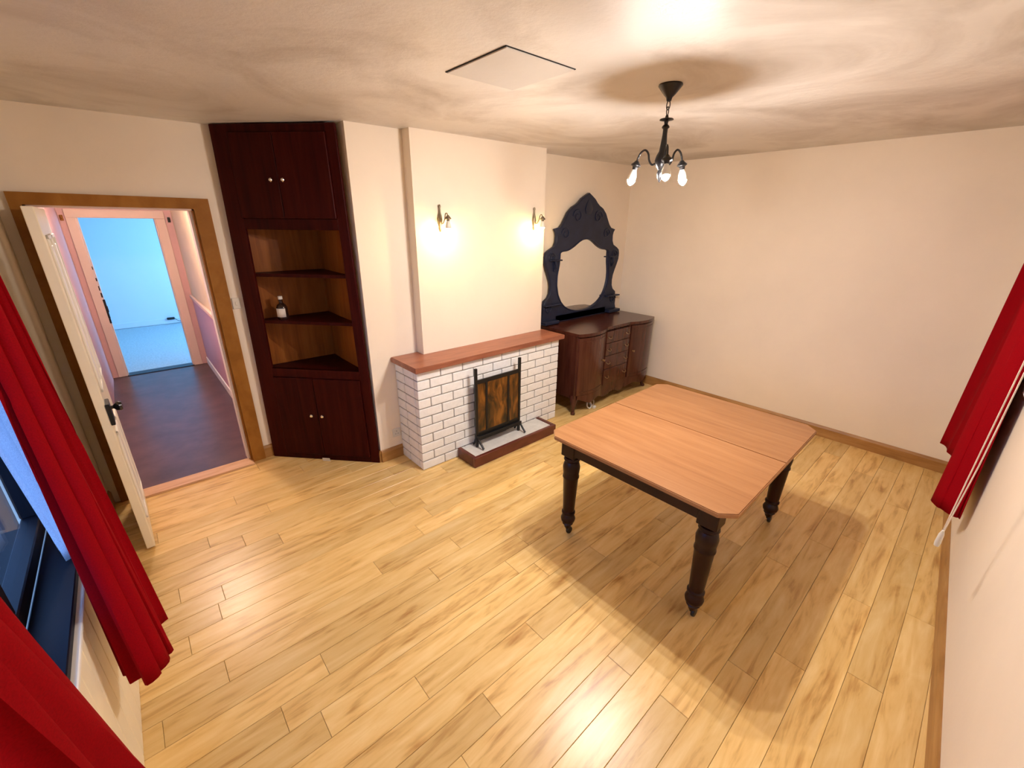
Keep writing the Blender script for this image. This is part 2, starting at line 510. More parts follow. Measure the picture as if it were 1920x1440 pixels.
base_run('baseboard_back_mirror', (XR, YM), (2.98, YM))
base_run('baseboard_back_alcove', (1.43, YA), (XP, YA))
base_run('baseboard_back_return', (XP, YA + 0.0), (XP, YA + 0.06))
base_run('baseboard_back_door', (0.60, YD), (0.53, YD))
base_run('baseboard_left', (XL, YD), (XL, WY1 + 0.12))

# ---- doorway: architrave, lining, threshold
AO0, AO1, AOZ = -0.382, 0.532, 1.99
fr = tag(MB().prism([(AO0, YD - 0.022), (DX0, YD - 0.022), (DX0, YD), (AO0, YD)], 0, AOZ).build('trim_1', 'frame_wood'), kind='structure')
MB().prism([(DX1, YD - 0.022), (AO1, YD - 0.022), (AO1, YD), (DX1, YD)], 0, AOZ).build('architrave_side', 'frame_wood', fr)
MB().box(DX0, DX1, YD - 0.022, YD, DZ, AOZ).build('architrave_head', 'frame_wood', fr)
for x0, x1 in ((DX0 - 0.004, DX0 + 0.012), (DX1 - 0.012, DX1 + 0.004)):
    MB().box(x0, x1, YD - 0.004, YD + 0.134, 0, DZ + 0.004).build('door_lining', 'frame_wood' if x0 > 0 else 'white_gloss', fr)
MB().box(DX0, DX1, YD - 0.004, YD + 0.134, DZ - 0.010, DZ + 0.004).build('door_lining', 'hall_peach', fr)
MB().box(DX1 - 0.026, DX1 - 0.012, YD + 0.04, YD + 0.134, 0, DZ).build('door_stop', 'white_gloss', fr)
thr = struct(MB().box(DX0, DX1, YD - 0.075, YD + 0.06, -0.012, 0.012, 0.005, 2).build('trim_2', 'threshold_wood'))

# ---- the open door (a panelled door, seen almost edge on)
door = tag(MB().box(0, 0.71, -0.02, 0.02, 0.012, 1.905, 0.003).build('door_1', 'cream_gloss', None, (-0.272, YD - 0.03, 0), (0, 0, math.radians(-88.6))), kind='structure')
for z0, z1 in ((0.16, 0.74), (0.98, 1.78)):
    for x0, x1 in ((0.10, 0.335), (0.375, 0.61)):
        fm = MB()
        for a in ((x0, x1, z0, z0 + 0.02), (x0, x1, z1 - 0.02, z1), (x0, x0 + 0.02, z0, z1), (x1 - 0.02, x1, z0, z1)):
            fm.box(a[0], a[1], 0.018, 0.029, a[2], a[3], 0.003)
        fm.build('panel_moulding', 'white_gloss', door)
        MB().box(x0 + 0.05, x1 - 0.05, 0.018, 0.026, z0 + 0.05, z1 - 0.05, 0.004).build('panel', 'white_gloss', door)
kn = Matrix.Rotation(-PI / 2, 4, 'X')
tag(MB().lathe([(0.0, 0.0), (0.024, 0.0), (0.024, 0.006), (0.010, 0.010), (0.009, 0.026), (0.022, 0.038), (0.027, 0.050), (0.022, 0.062), (0.0, 0.066)], 18, (0.645, 0.02, 0.90), kn).build('door_knob', 'black_knob', door, smooth=True), 'round black door knob')
tag(MB().box(0.60, 0.715, 0.018, 0.036, 0.82, 0.94, 0.003).build('rim_lock', 'iron', door), 'black rim lock case at the door edge')
for z in (0.25, 1.65):
    MB().box(-0.004, 0.004, 0.0, 0.022, z, z + 0.09, 0.001).build('hinge', 'iron', door)

# ---- panelling under the left window
PX = -0.355
pan = tag(MB().box(XL, PX - 0.012, WY0 - 0.1, WY1 + 0.06, 0.0, 0.672).build('wall_left_panelling', 'white_gloss'), kind='structure')
y = WY0 - 0.1
bw = 0.098
bmsh = None
while y < WY1 + 0.05:
    if bmsh is None:
        o = MB().box(-0.012, 0.002, 0.0012, bw - 0.0012, 0.0, 0.672, 0.003).build('board', 'cream_gloss', pan, (PX, y, 0)); bmsh = o.data
    else:
        link('board', bmsh, None, pan, (PX, y, 0))
    y += bw
MB().box(XL, PX + 0.012, WY0 - 0.1, WY1 + 0.06, 0.672, 0.689, 0.003).build('cap_rail', 'white_gloss', pan)

# ---- windows
def window(name, origin, ang, width, z0, z1, depth, sillmat, mull, proj=0.02, fm='white_gloss'):
    """x along the wall, y out of the room"""
    root = tag(MB().box(0.0, width, depth - 0.05, depth + 0.005, z0, z0 + 0.06, 0.004).build(name, fm, None, origin, (0, 0, ang)), kind='structure')
    for i, (a, c, d, e) in enumerate(((0, width, z1 - 0.06, z1), (0, 0.06, z0 + 0.06, z1 - 0.06), (width - 0.06, width, z0 + 0.06, z1 - 0.06))):
        MB().box(a, c, depth - 0.05, depth + 0.005, d, e, 0.004).build('window_frame', fm, root)
    xs = [0.06] + mull + [width - 0.06]
    for m_ in mull: MB().box(m_ - 0.025, m_ + 0.025, depth - 0.045, depth, z0 + 0.06, z1 - 0.06, 0.004).build('mullion', fm, root)
    for a, c in zip(xs, xs[1:]):
        MB().box(a, c, depth - 0.025, depth - 0.021, z0 + 0.05, z1 - 0.05).build('glass_pane', 'pane', root)
    MB().box(-0.0, width, -proj, depth - 0.05, z0 - 0.03, z0 - 0.001, 0.003).build('window_sill', sillmat, root)
    return root
window('window_1', (XL, WY0, 0), PI / 2, WY1 - WY0, WZ0, WZ1, 0.075, 'sill_dark', [0.68, 1.36], 0.072, 'window_dark')
a_ = math.atan2(NW1[1] - NW0[1], NW1[0] - NW0[0])
p_ = near_pt(NX1)
window('window_2', (p_[0], p_[1], 0), a_ + PI, (NX1 - NX0) / math.cos(a_), NZ0, NZ1, 0.18, 'white_gloss', [0.74, 1.48])

# ---- outside and the hallway
struct(MB().prism([(-30, -30), (30, -30), (30, 40), (-30, 40)], -0.5, -0.35).build('ground', 'yard_ground'))
HY0, HY1 = YD + 0.13, 7.02
HXL, HXR = -0.40, 0.60
struct(MB().box(HXL - 0.1, HXR + 0.1, YD + 0.05, HY1 + 0.07, -0.06, -0.002).build('floor_hall', 'hall_vinyl'))
struct(MB().box(HXL - 0.1, HXL, HY0, HY1, -0.06, 2.35).build('wall_hall_left', 'hall_pink'))
hr = struct(MB().box(HXR, HXR + 0.1, HY0, HY1, -0.06, 2.35).build('wall_hall_right', 'hall_cream'))
MB().box(HXR - 0.012, HXR, HY0 + 0.05, HY1 - 0.06, 0.10, 0.90).build('dado_panel', 'hall_mauve', hr)
MB().box(HXR - 0.030, HXR, HY0 + 0.05, HY1 - 0.06, 0.90, 0.95, 0.006).build('dado_rail', 'hall_peach', hr)
MB().box(HXR - 0.022, HXR, HY0 + 0.05, HY1 - 0.06, 0.0, 0.10, 0.004).build('skirting', 'white_gloss', hr)
struct(MB().box(HXL - 0.1, HXR + 0.1, HY0, HY1 + 0.1, 2.35, 2.45).build('ceiling_hall', 'hall_peach'))
HO0, HO1, HOZ = -0.262, 0.432, 1.872
he = struct(MB().box(HXL, HO0, HY1, HY1 + 0.12, -0.06, 2.35).box(HO1, HXR, HY1, HY1 + 0.12, -0.06, 2.35).box(HO0, HO1, HY1, HY1 + 0.12, HOZ, 2.35).build('wall_hall_end', 'hall_pink'))
for a in ((HO0 - 0.085, HO0, 0, HOZ), (HO1, HO1 + 0.095, 0, HOZ), (HO0 - 0.085, HO1 + 0.095, HOZ, HOZ + 0.09)):
    MB().box(a[0], a[1], HY1 - 0.022, HY1, a[2], a[3], 0.004).build('architrave', 'hall_peach', he)
for a in ((HO0, HO0 + 0.012), (HO1 - 0.012, HO1)):
    MB().box(a[0], a[1], HY1, HY1 + 0.12, 0, HOZ).build('door_lining', 'hall_peach', he)
flk = MB()
for z, w, h_ in ((1.33, .008, .02), (1.20, .012, .02), (1.10, .010, .03), (1.02, .014, .03), (0.93, .022, .045), (0.855, .026, .04), (0.785, .020, .05), (0.71, .018, .03)):
    flk.box(HO0 - 0.003, HO0 - 0.003 + w, HY1 - 0.024, HY1 - 0.02, z - h_, z + h_ * 0.8, 0.002)
tag(flk.build('chipped_paint', 'iron', he), 'dark chips in the painted door frame')
struct(MB().box(HO0, HO1, HY1 - 0.03, HY1 + 0.12, -0.004, 0.006).build('trim_3', 'iron'))
# room beyond
struct(MB().box(-2.2, 2.4, HY1 + 0.0, 10.5, -0.06, -0.004).build('floor_far', 'far_carpet'))
fw_ = struct(MB().box(-2.3, 2.5, 10.36, 10.5, -0.06, 2.5).build('wall_far', 'far_wall_paint'))
MB().box(-2.2, 2.4, 10.34, 10.36, 0, 0.1, 0.004).build('skirting', 'far_wall_paint', fw_)
struct(MB().box(-2.3, -2.2, HY1 + 0.12, 10.4, -0.06, 2.5).build('wall_far_left', 'far_wall_paint'))
struct(MB().box(2.35, 2.45, HY1 + 0.12, 7.75, -0.06, 2.5).box(2.35, 2.45, 9.65, 10.4, -0.06, 2.5).box(2.35, 2.45, 7.75, 9.65, -0.06, 0.75).box(2.35, 2.45, 7.75, 9.65, 2.15, 2.5).build('wall_far_right', 'far_wall_paint'))
struct(MB().box(-2.3, HXL, HY1 + 0.06, HY1 + 0.12, -0.06, 2.5).box(HXR, 2.45, HY1 + 0.06, HY1 + 0.12, -0.06, 2.5).build('wall_far_front', 'far_wall_paint'))
struct(MB().box(-2.3, 2.5, HY1 + 0.06, 10.5, 2.5, 2.6).build('ceiling_far', 'far_wall_paint'))
for nm, lab, x, y, z, mt in (('coat_hook', 'brown wooden hook high on the left side of the hallway end wall', -0.375, HY1 - 0.03, 1.87, 'frame_wood'), ('coat_hook', 'dark metal hook above the right side of the hallway doorway', 0.565, HY1 - 0.03, 1.86, 'iron')):
    h = thing(nm, lab, 'hook', (x, y + 0.03, z), group='hooks at the hallway end')
    MB().box(-0.014, 0.014, -0.012, 0, -0.03, 0.03, 0.003).build('back_plate', mt, h)
    MB().tube([(0, -0.01, 0), (0, -0.035, -0.012), (0, -0.05, 0.0), (0, -0.052, 0.02)], 0.006, 8).build('prong', mt, h, smooth=True)
sk = thing('wall_plug', 'small dark plug beside the skirting of the far blue room', 'plug', (0.47, 10.33, 0.08))
MB().box(-0.06, 0.06, -0.03, 0.01, 0, 0.04, 0.008).build('plug_body', 'iron', sk)
MB().tube([(0.05, -0.01, 0.02), (0.10, -0.02, -0.03), (0.18, -0.02, -0.07), (0.3, -0.02, -0.075)], 0.005, 6).build('lead', 'iron', sk)

# unseen hallway lamp, added to brighten the pink hall
hl = thing('added_hall_lamp', 'unseen round glowing lamp added to light the hallway beyond the door', 'ceiling lamp', (0.12, 4.9, 2.35))
MB().lathe([(0, 0), (0.10, 0), (0.10, -0.02), (0.06, -0.03), (0, -0.03)], 20).build('fixing_plate', 'white_gloss', hl, smooth=True)
MB().lathe([(0.06, -0.03), (0.09, -0.05), (0.10, -0.085), (0.08, -0.125), (0.04, -0.145), (0, -0.15)], 20).build('globe', 'added_hall_globe', hl, smooth=True)

# ================================================================== FIREPLACE
FX0, FX1, FY, FZ = 1.426, 2.966, 2.63, 0.832
fp = thing('fireplace_surround', 'white painted brick fireplace surround with a long wooden mantel shelf', 'fireplace', (FX0, FY, 0))
FW = FX1 - FX0
OX0, OX1, OZ0, OZ1 = 0.530, 0.890, 0.0, 8 * 0.832 / 11       # firebox opening
g = 0.006
MB().box(g, OX0, g, 0.338, 0, FZ).box(OX1, FW, g, 0.338, 0, FZ).box(OX0, OX1, g, 0.338, OZ1, FZ).box(FW - 0.3, FW, 0.338, 0.448, 0, FZ).build('mortar_core', 'mortar', fp)
MB().box(OX0, OX1, 0.30, 0.338, 0, OZ1).box(OX0 - 0.002, OX0 + 0.004, 0.02, 0.30, 0, OZ1).box(OX1 - 0.004, OX1 + 0.002, 0.02, 0.30, 0, OZ1).box(OX0, OX1, 0.02, 0.30, OZ1 - 0.004, OZ1 + 0.002).box(OX0, OX1, 0.02, 0.3, 0.0, 0.01).build('firebox', 'soot', fp)
RH = FZ / 11
BP = 0.2054
brick_cache = {}
def brick_mesh(L):
    key = round(L, 3)
    if key not in brick_cache:
        q = MB().box(-L / 2, L / 2, 0, 0.05, 0.0045, RH - 0.0045, 0.003)
        bmesh.ops.recalc_face_normals(q.bm, faces=q.bm.faces)
        me = bpy.data.meshes.new('brick'); q.bm.to_mesh(me); q.bm.free()
        me.materials.append(MATS['brick_white']); brick_cache[key] = me
    return brick_cache[key]
def put_brick(a, c, row, side=False):
    L = c - a - 0.009
    if L < 0.02: return
    jit = random.uniform(-0.0012, 0.0012)
    if side: link('brick', brick_mesh(L), None, fp, (jit, (a + c) / 2, row * RH), (0, 0, -PI / 2))
    else: link('brick', brick_mesh(L), None, fp, ((a + c) / 2, jit, row * RH))
for row in range(11):
    zb, zt = row * RH, (row + 1) * RH
    x = 0.0; first = row % 2 == 1
    while x < FW - 0.005:
        w = 0.108 if first else BP
        first = False
        x1 = min(x + w, FW)
        if FW - x1 < 0.03: x1 = FW
        a, c = x - (0.0045 if x == 0 else 0), x1 + (0.0045 if x1 == FW else 0)
        if zb < OZ1 - 0.02:
            if a < OX0 and c > OX0: put_brick(a, OX0 + 0.0045, row)
            if a < OX1 and c > OX1: put_brick(OX1 - 0.0045, c, row)
            if c <= OX0 or a >= OX1: put_brick(a, c, row)
        else: put_brick(a, c, row)
        x = x1
    y = 0.052; ws = [0.108 - 0.052 + 0.1, 0.19] if row % 2 == 0 else [BP - 0.06, 0.15]
    for w in ws:
        y1 = min(y + w, 0.34); put_brick(y, y1, row, True); y = y1
mant = MB().prism([(-0.03, -0.045), (FW + 0.028, -0.045), (FW + 0.028, 0.445), (FW - 0.012, 0.445), (FW - 0.012, 0.235), (0.21, 0.235), (0.21, 0.338), (-0.03, 0.338)], FZ + 0.001, FZ + 0.042, 0.004).build('mantel_shelf', 'mantel_wood', fp)

he_ = thing('hearth', 'low raised hearth with dark wood edging and pale stone top', 'hearth', (1.755, 2.385, 0))
HW, HD = 0.955, 0.238
MB().box(0.03, HW - 0.03, 0.03, HD, 0, 0.078, 0.002).build('stone_slab', 'hearth_slab', he_)
MB().box(0, HW, 0, 0.032, 0, 0.09, 0.004).build('front_edging', 'hearth_wood', he_)
MB().box(0, 0.032, 0.032, HD, 0, 0.09, 0.004).build('side_edging', 'hearth_wood', he_)
MB().box(HW - 0.032, HW, 0.032, HD, 0, 0.09, 0.004).build('side_edging', 'hearth_wood', he_)

# fire screen
fs = thing('fire_screen', 'black iron fire screen with three amber panels standing on the hearth', 'fire screen', (1.900, 2.545, 0.0785))
SW = 0.475
for x in (0.0, SW):
    MB().box(x - 0.013, x + 0.013, -0.010, 0.010, 0.0, 0.70, 0.003).build('post', 'iron', fs)
    MB().tube([(x, -0.005, 0.10), (x + 0.004, -0.05, 0.045), (x + 0.006, -0.085, 0.009)], 0.009, 8).build('foot', 'iron', fs)
    MB().tube([(x, 0.005, 0.10), (x, 0.03, 0.04), (x, 0.05, 0.009)], 0.009, 8).build('foot', 'iron', fs)
MB().box(0.012, SW - 0.012, -0.007, 0.007, 0.565, 0.60, 0.002).build('top_rail', 'iron', fs)
MB().box(0.012, SW - 0.012, -0.007, 0.007, 0.085, 0.135, 0.002).build('bottom_rail', 'iron', fs)
MB().box(-0.01, SW + 0.01, -0.032, -0.020, 0.075, 0.105, 0.002).build('log_rail', 'iron', fs)
for x in (0.105, 0.345): MB().box(x - 0.011, x + 0.011, -0.008, 0.008, 0.13, 0.57, 0.002).build('divider', 'iron', fs)
for a, c in ((0.012, 0.096), (0.115, 0.335), (0.355, SW - 0.012)):
    MB().box(a, c, -0.002, 0.003, 0.13, 0.57).build('amber_panel', 'amber_panel', fs)

# ================================================================== CORNER CUPBOARD
A = Vector((0.592, 3.650)); B = Vector((1.214, 2.968))
cw = (B - A).length
cu = thing('corner_cupboard', 'tall dark mahogany corner cupboard with open shelves between closed doors', 'cupboard', (A.x, A.y, 0), math.atan2(B.y - A.y, B.x - A.x))
# local +y points into the room corner
CC = (0.425, 0.466)
LI, RI = 0.13, 0.852
CH = 2.432
MB().box(0.0, LI, 0.0, 0.022, 0, CH, 0.002).build('stile', 'mahogany', cu)
MB().box(RI, cw, 0.0, 0.022, 0, CH, 0.002).build('stile', 'mahogany', cu)
for z0, z1 in ((0.0, 0.05), (0.72, 0.79), (1.80, 1.87), (2.385, CH)):
    MB().box(LI, RI, 0.0, 0.022, z0, z1, 0.002).build('rail', 'mahogany', cu)
def back_panel(p, q, mt):
    p, q = Vector(p), Vector(q); d = (q - p).normalized(); n_ = Vector((-d.y, d.x)) * 0.008
    MB().prism([tuple(p), tuple(q), tuple(q + n_), tuple(p + n_)], 0.0, CH).build('back_panel', mt, cu)
back_panel((0.03, 0.023), (CC[0], CC[1] - 0.03), 'cupboard_back')
back_panel((CC[0], CC[1] - 0.03), (cw - 0.03, 0.023), 'cupboard_back')
for z in (0.79, 1.160, 1.502):
    MB().prism([(LI - 0.02, 0.002 if z < 0.8 else 0.018), (RI + 0.02, 0.002 if z < 0.8 else 0.018), (RI + 0.03, 0.05), (CC[0], CC[1] - 0.034), (LI - 0.08, 0.05)], z - 0.022, z).build('shelf', 'mahogany', cu)
MB().prism([(LI - 0.02, 0.024), (RI + 0.02, 0.024), (CC[0], CC[1] - 0.034)], 1.80, 1.82).build('shelf', 'mahogany', cu)
mid = 0.463
for z0, z1, kz in ((0.05, 0.72, 0.412), (1.87, 2.385, 2.106)):
    for a, c, kx in ((LI, mid, mid - 0.045), (mid, RI, mid + 0.045)):
        d = MB().box(a + 0.0015, c - 0.0015, -0.014, 0.006, z0 + 0.002, z1 - 0.002, 0.003).build('door', 'mahogany', cu)
        tag(MB().lathe([(0.0, 0), (0.007, 0), (0.006, 0.010), (0.012, 0.017), (0.013, 0.023), (0.008, 0.029), (0, 0.030)], 14, (kx, -0.014, kz), Matrix.Rotation(PI / 2, 4, 'X')).build('knob', 'chrome', d, smooth=True), 'small chrome knob')
for o in [c for c in cu.children] + [g for c in cu.children for g in c.children]:
    for v in o.data.vertices: v.co.x = 0.44 + (v.co.x - 0.44) * (1 - 0.036 * v.co.z)
# bottle on the shelf
def c2w(x, y): 
    v = Vector((x, y, 0)); v.rotate(cu.rotation_euler); return (v.x + A.x, v.y + A.y)
bx, by = c2w(0.255, 0.085)
bt = thing('bottle', 'small dark bottle with a white label on the middle shelf', 'bottle', (bx, by, 1.160), math.atan2(B.y - A.y, B.x - A.x))
MB().lathe([(0, 0), (0.036, 0), (0.038, 0.006), (0.038, 0.09), (0.030, 0.108), (0.014, 0.122), (0.013, 0.150), (0, 0.150)], 22).build('glass_body', 'bottle_glass', bt, smooth=True)
MB().lathe([(0.0, 0.150), (0.0155, 0.150), (0.0155, 0.172), (0, 0.173)], 18).build('cap', 'bottle_label', bt, smooth=True)
lb = MB()
rows = [[(0.0388 * math.sin(t), -0.0388 * math.cos(t), z) for t in [math.radians(a) for a in range(-65, 66, 10)]] for z in (0.02, 0.085)]
tag(solid(lb.sheet(rows).build('paper_label', 'bottle_label', bt, smooth=True), 0.0006), 'white paper label')
# slip of paper at the foot of the cupboard
px_, py_ = c2w(0.477, -0.022)
pp = tag(MB().box(-0.032, 0.032, -0.002, 0.002, 0.0, 0.03, 0.001).build('paper_slip', 'plastic_white', None, (px_, py_, 0.0), (math.radians(8), 0, math.atan2(B.y - A.y, B.x - A.x))), 'small white slip at the foot of the corner cupboard', 'paper')

# ================================================================== SIDEBOARD
SX, SY, SZT = 3.125, 2.525, 0.865
SWD, SDP = 1.36, 0.53
sb = thing('sideboard', 'dark walnut bow fronted sideboard with four central drawers on short cabriole legs', 'sideboard', (SX, SY, 0))
def yf(x):
    e1, e2 = 0.455, 0.905
    if x < e1: return -0.055 * math.sin(PI * min(1, max(0, x / e1))) ** 0.8 if 0 < x < e1 else 0.0
    if x > e2: return -0.055 * math.sin(PI * (x - e2) / (SWD - e2)) ** 0.8 if x < SWD else 0.0
    return 0.012
def plan(x0, x1, n, off, back):
    xs = [x0 + (x1 - x0) * i / n for i in range(n + 1)]
    return [(x, yf(x) + off) for x in xs] + [(x1, back), (x0, back)]
ZB = 0.16
MB().prism(plan(0.006, SWD - 0.006, 44, 0.022, SDP), ZB + 0.02, SZT - 0.03).build('carcass', 'walnut', sb)
MB().prism(plan(0, SWD, 60, -0.008, SDP), SZT - 0.03, SZT, 0.004).build('top_board', 'walnut', sb)
def bow(name, x0, x1, z0, z1, off, th, parent, n=14):
    xs = [x0 + (x1 - x0) * i / n for i in range(n + 1)]
    pts = [(x, yf(x) + off) for x in xs] + [(x, yf(x) + off + th) for x in reversed(xs)]
    return MB().prism(pts, z0, z1).build(name, 'walnut', parent, smooth=True)
for x0, x1 in ((0.02, 0.445), (0.915, SWD - 0.02)):
    d = bow('door', x0, x1, ZB + 0.06, SZT - 0.045, 0.002, 0.022, sb)
    bow('door_border', x0 + 0.03, x1 - 0.03, ZB + 0.09, ZB + 0.10, -0.003, 0.006, d)
    bow('door_border', x0 + 0.03, x1 - 0.03, SZT - 0.085, SZT - 0.075, -0.003, 0.006, d)
    kx = x1 - 0.04 if x0 < 0.3 else x0 + 0.04
    MB().lathe([(0, 0), (0.010, 0), (0.006, 0.012), (0.013, 0.02), (0, 0.026)], 12, (kx, yf(kx) + 0.002, 0.53), Matrix.Rotation(PI / 2, 4, 'X')).build('knob', 'brass_old', d, smooth=True)
dz = [(0.225, 0.40), (0.405, 0.545), (0.55, 0.685), (0.69, 0.815)]
for z0, z1 in dz:
    d = MB().box(0.468, 0.892, -0.004, 0.03, z0, z1, 0.004).build('drawer', 'walnut', sb)
    for kx in (0.52, 0.84):
        MB().tube([(kx - 0.028, -0.004, (z0 + z1) / 2 + 0.008), (kx - 0.024, -0.018, (z0 + z1) / 2 - 0.004), (kx, -0.022, (z0 + z1) / 2 - 0.012), (kx + 0.024, -0.018, (z0 + z1) / 2 - 0.004), (kx + 0.028, -0.004, (z0 + z1) / 2 + 0.008)], 0.0035, 8).build('pull', 'brass_old', d, smooth=True)
# wavy apron
def apron(x0, x1):
    n = 48; bm = MB()
    top_f, bot_f, top_b, bot_b = [], [], [], []
    for i in range(n + 1):
        x = x0 + (x1 - x0) * i / n; t = i / n
        zb = 0.135 + 0.022 * math.cos(2 * PI * t * 4) - 0.03 * (1 - abs(2 * t - 1)) + 0.018 * math.cos(2 * PI * t)
        y = yf(x)
        top_f.append(bm.bm.verts.new((x, y + 0.002, ZB + 0.058))); bot_f.append(bm.bm.verts.new((x, y + 0.002, zb)))
        top_b.append(bm.bm.verts.new((x, y + 0.022, ZB + 0.058))); bot_b.append(bm.bm.verts.new((x, y + 0.022, zb)))
    for i in range(n):
        for a, c in ((top_f, bot_f), (bot_f, bot_b), (bot_b, top_b), (top_b, top_f)):
            bm.bm.faces.new((a[i], a[i + 1], c[i + 1], c[i]))
    return bm.build('apron', 'walnut', sb)
apron(0.03, SWD - 0.03)
for x, y, sx, sy in ((0.045, 0.045, -1, -1), (SWD - 0.045, 0.045, 1, -1), (0.045, SDP - 0.045, -1, 1), (SWD - 0.045, SDP - 0.045, 1, 1)):
    pts = [(x, y, ZB + 0.05), (x + sx * 0.004, y + sy * 0.004, 0.16), (x + sx * 0.016, y + sy * 0.016, 0.115), (x + sx * 0.012, y + sy * 0.012, 0.065), (x + sx * 0.012, y + sy * 0.012, 0.035), (x + sx * 0.022, y + sy * 0.022, 0.016), (x + sx * 0.024, y + sy * 0.024, 0.001)]
    MB().tube(pts, [0.044, 0.042, 0.032, 0.019, 0.017, 0.024, 0.020], 12).build('leg', 'walnut', sb, smooth=True)
# coiled lead under the sideboard
cb = thing('cable_coil', 'pale coiled cable with a plug lying under the sideboard', 'cable', (3.41, 2.545, 0.0))
for i, (x, y) in enumerate(((0.0, 0.0), (0.08, 0.03))):
    MB().tube([(x + 0.034 * math.cos(t), y + 0.012 * math.sin(t), 0.042 + 0.034 * math.sin(t)) for t in [2 * PI * k / 24 for k in range(24)]], 0.0075, 8, True).build('loop', 'hearth_slab', cb, smooth=True)
MB().box(0.03, 0.065, -0.05, -0.02, 0.0, 0.03, 0.006).build('plug', 'plastic_white', cb)

# ================================================================== DRESSING MIRROR
mi = thing('dressing_mirror', 'ornate blue-black carved mirror with oval glass standing on the sideboard', 'mirror', (3.765, 3.035, SZT + 0.0065))
half = [(0, 2.15), (.05, 2.125), (.105, 2.095), (.145, 2.06), (.185, 2.035), (.245, 2.01), (.305, 1.96), (.345, 1.90), (.38, 1.85), (.42, 1.815), (.49, 1.80), (.470, 1.775), (.46, 1.74), (.465, 1.68), (.49, 1.635), (.56, 1.605), (.60, 1.58), (.613, 1.54), (.610, 1.48), (.585, 1.42), (.555, 1.36), (.53, 1.30), (.52, 1.24), (.525, 1.18), (.55, 1.135), (.605, 1.10), (.615, 1.05), (.625, 1.0), (.622, 0.95), (.64, 0.90), (.64, 0.866)]
gl = [(0, 1.71), (.06, 1.703), (.12, 1.68), (.20, 1.635), (.29, 1.60), (.37, 1.592), (.402, 1.575), (.405, 1.53), (.412, 1.45), (.432, 1.35), (.432, 1.25), (.405, 1.15), (.36, 1.075), (.30, 1.02), (.22, .98), (.12, .953), (0, .945)]
def loop(h, close_bottom=False):
    right = [(x, z - SZT) for x, z in h]
    left = [(-x, z - SZT) for x, z in reversed(h) if x > 0]
    return right + left
def flat_curve(loops, extrude, bevel):
    cu_ = bpy.data.curves.new('outline', 'CURVE'); cu_.dimensions = '2D'; cu_.fill_mode = 'BOTH'
    cu_.extrude = extrude; cu_.bevel_depth = bevel; cu_.bevel_resolution = 1
    for lp in loops:
        sp = cu_.splines.new('POLY'); sp.points.add(len(lp) - 1); sp.use_cyclic_u = True
        for p, (x, z) in zip(sp.points, lp): p.co = (x, z, 0, 1)
    ob = bpy.data.objects.new('outline', cu_); COL.objects.link(ob)
    dg = bpy.context.evaluated_depsgraph_get()
    me = bpy.data.meshes.new_from_object(ob.evaluated_get(dg))
    bpy.data.objects.remove(ob); bpy.data.curves.remove(cu_)
    me.materials.clear()
    return me
link('frame', flat_curve([loop(half), loop(gl)], 0.014, 0.006), 'mirror_frame', mi, (0, 0, 0), (PI / 2, 0, 0))
link('mirror_glass', flat_curve([loop([(x * 0.99, z) for x, z in gl])], 0.002, 0.0), 'mirror_glass', mi, (0, -0.004, 0), (PI / 2, 0, 0))
bead = catmull([(x * 1.02, -0.020, z - SZT) for x, z in gl], 3)
for s in (1, -1):
    MB().tube([(s * p.x, p.y, p.z) for p in bead], 0.008, 6).build('glass_beading', 'mirror_frame', mi, smooth=True)
# carved relief
def scroll(cx, cz, r, s, name='scroll'):
    pts = []
    for k in range(26):
        t = k / 25 * 2.6 * PI; rr = r * (1 - 0.75 * k / 25)
        pts.append((s * (cx + rr * math.cos(t)), -0.020, cz - SZT + rr * math.sin(t)))
    MB().tube(pts, 0.009, 6).build(name, 'mirror_frame', mi, smooth=True)
for s in (1, -1):
    scroll(0.52, 1.53, 0.055, s); scroll(0.56, 1.02, 0.06, s); scroll(0.17, 1.93, 0.07, s); scroll(0.34, 1.76, 0.06, s)
    MB().box(min(s * 0.40, s * 0.57), max(s * 0.40, s * 0.57), -0.052, -0.018, 1.500 - SZT, 1.514 - SZT, 0.004).build('bracket_shelf', 'mirror_frame', mi)
    MB().box(min(s * 0.40, s * 0.64), max(s * 0.40, s * 0.64), -0.07, -0.018, 1.055 - SZT, 1.070 - SZT, 0.004).build('bracket_shelf', 'mirror_frame', mi)
    MB().tube([(s * 0.49, -0.03, 1.50 - SZT), (s * 0.485, -0.045, 1.45 - SZT), (s * 0.49, -0.022, 1.40 - SZT)], 0.012, 8).build('corbel', 'mirror_frame', mi, smooth=True)
    MB().box(min(s * 0.44, s * 0.655), max(s * 0.44, s * 0.655), -0.085, 0.02, 0.0, 0.035, 0.006).build('plinth_block', 'mirror_frame', mi)
MB().lathe([(0, -0.06), (0.05, -0.045), (0.075, 0.0), (0.05, 0.05), (0.02, 0.09), (0, 0.11)], 5, (0, -0.018, 2.0 - SZT), Matrix.Scale(0.25, 4, (0, 1, 0))).build('crest_carving', 'mirror_frame', mi, smooth=True)
MB().box(-0.44, 0.44, -0.02, 0.02, 0.0, 0.075, 0.006).build('base_rail', 'mirror_frame', mi)

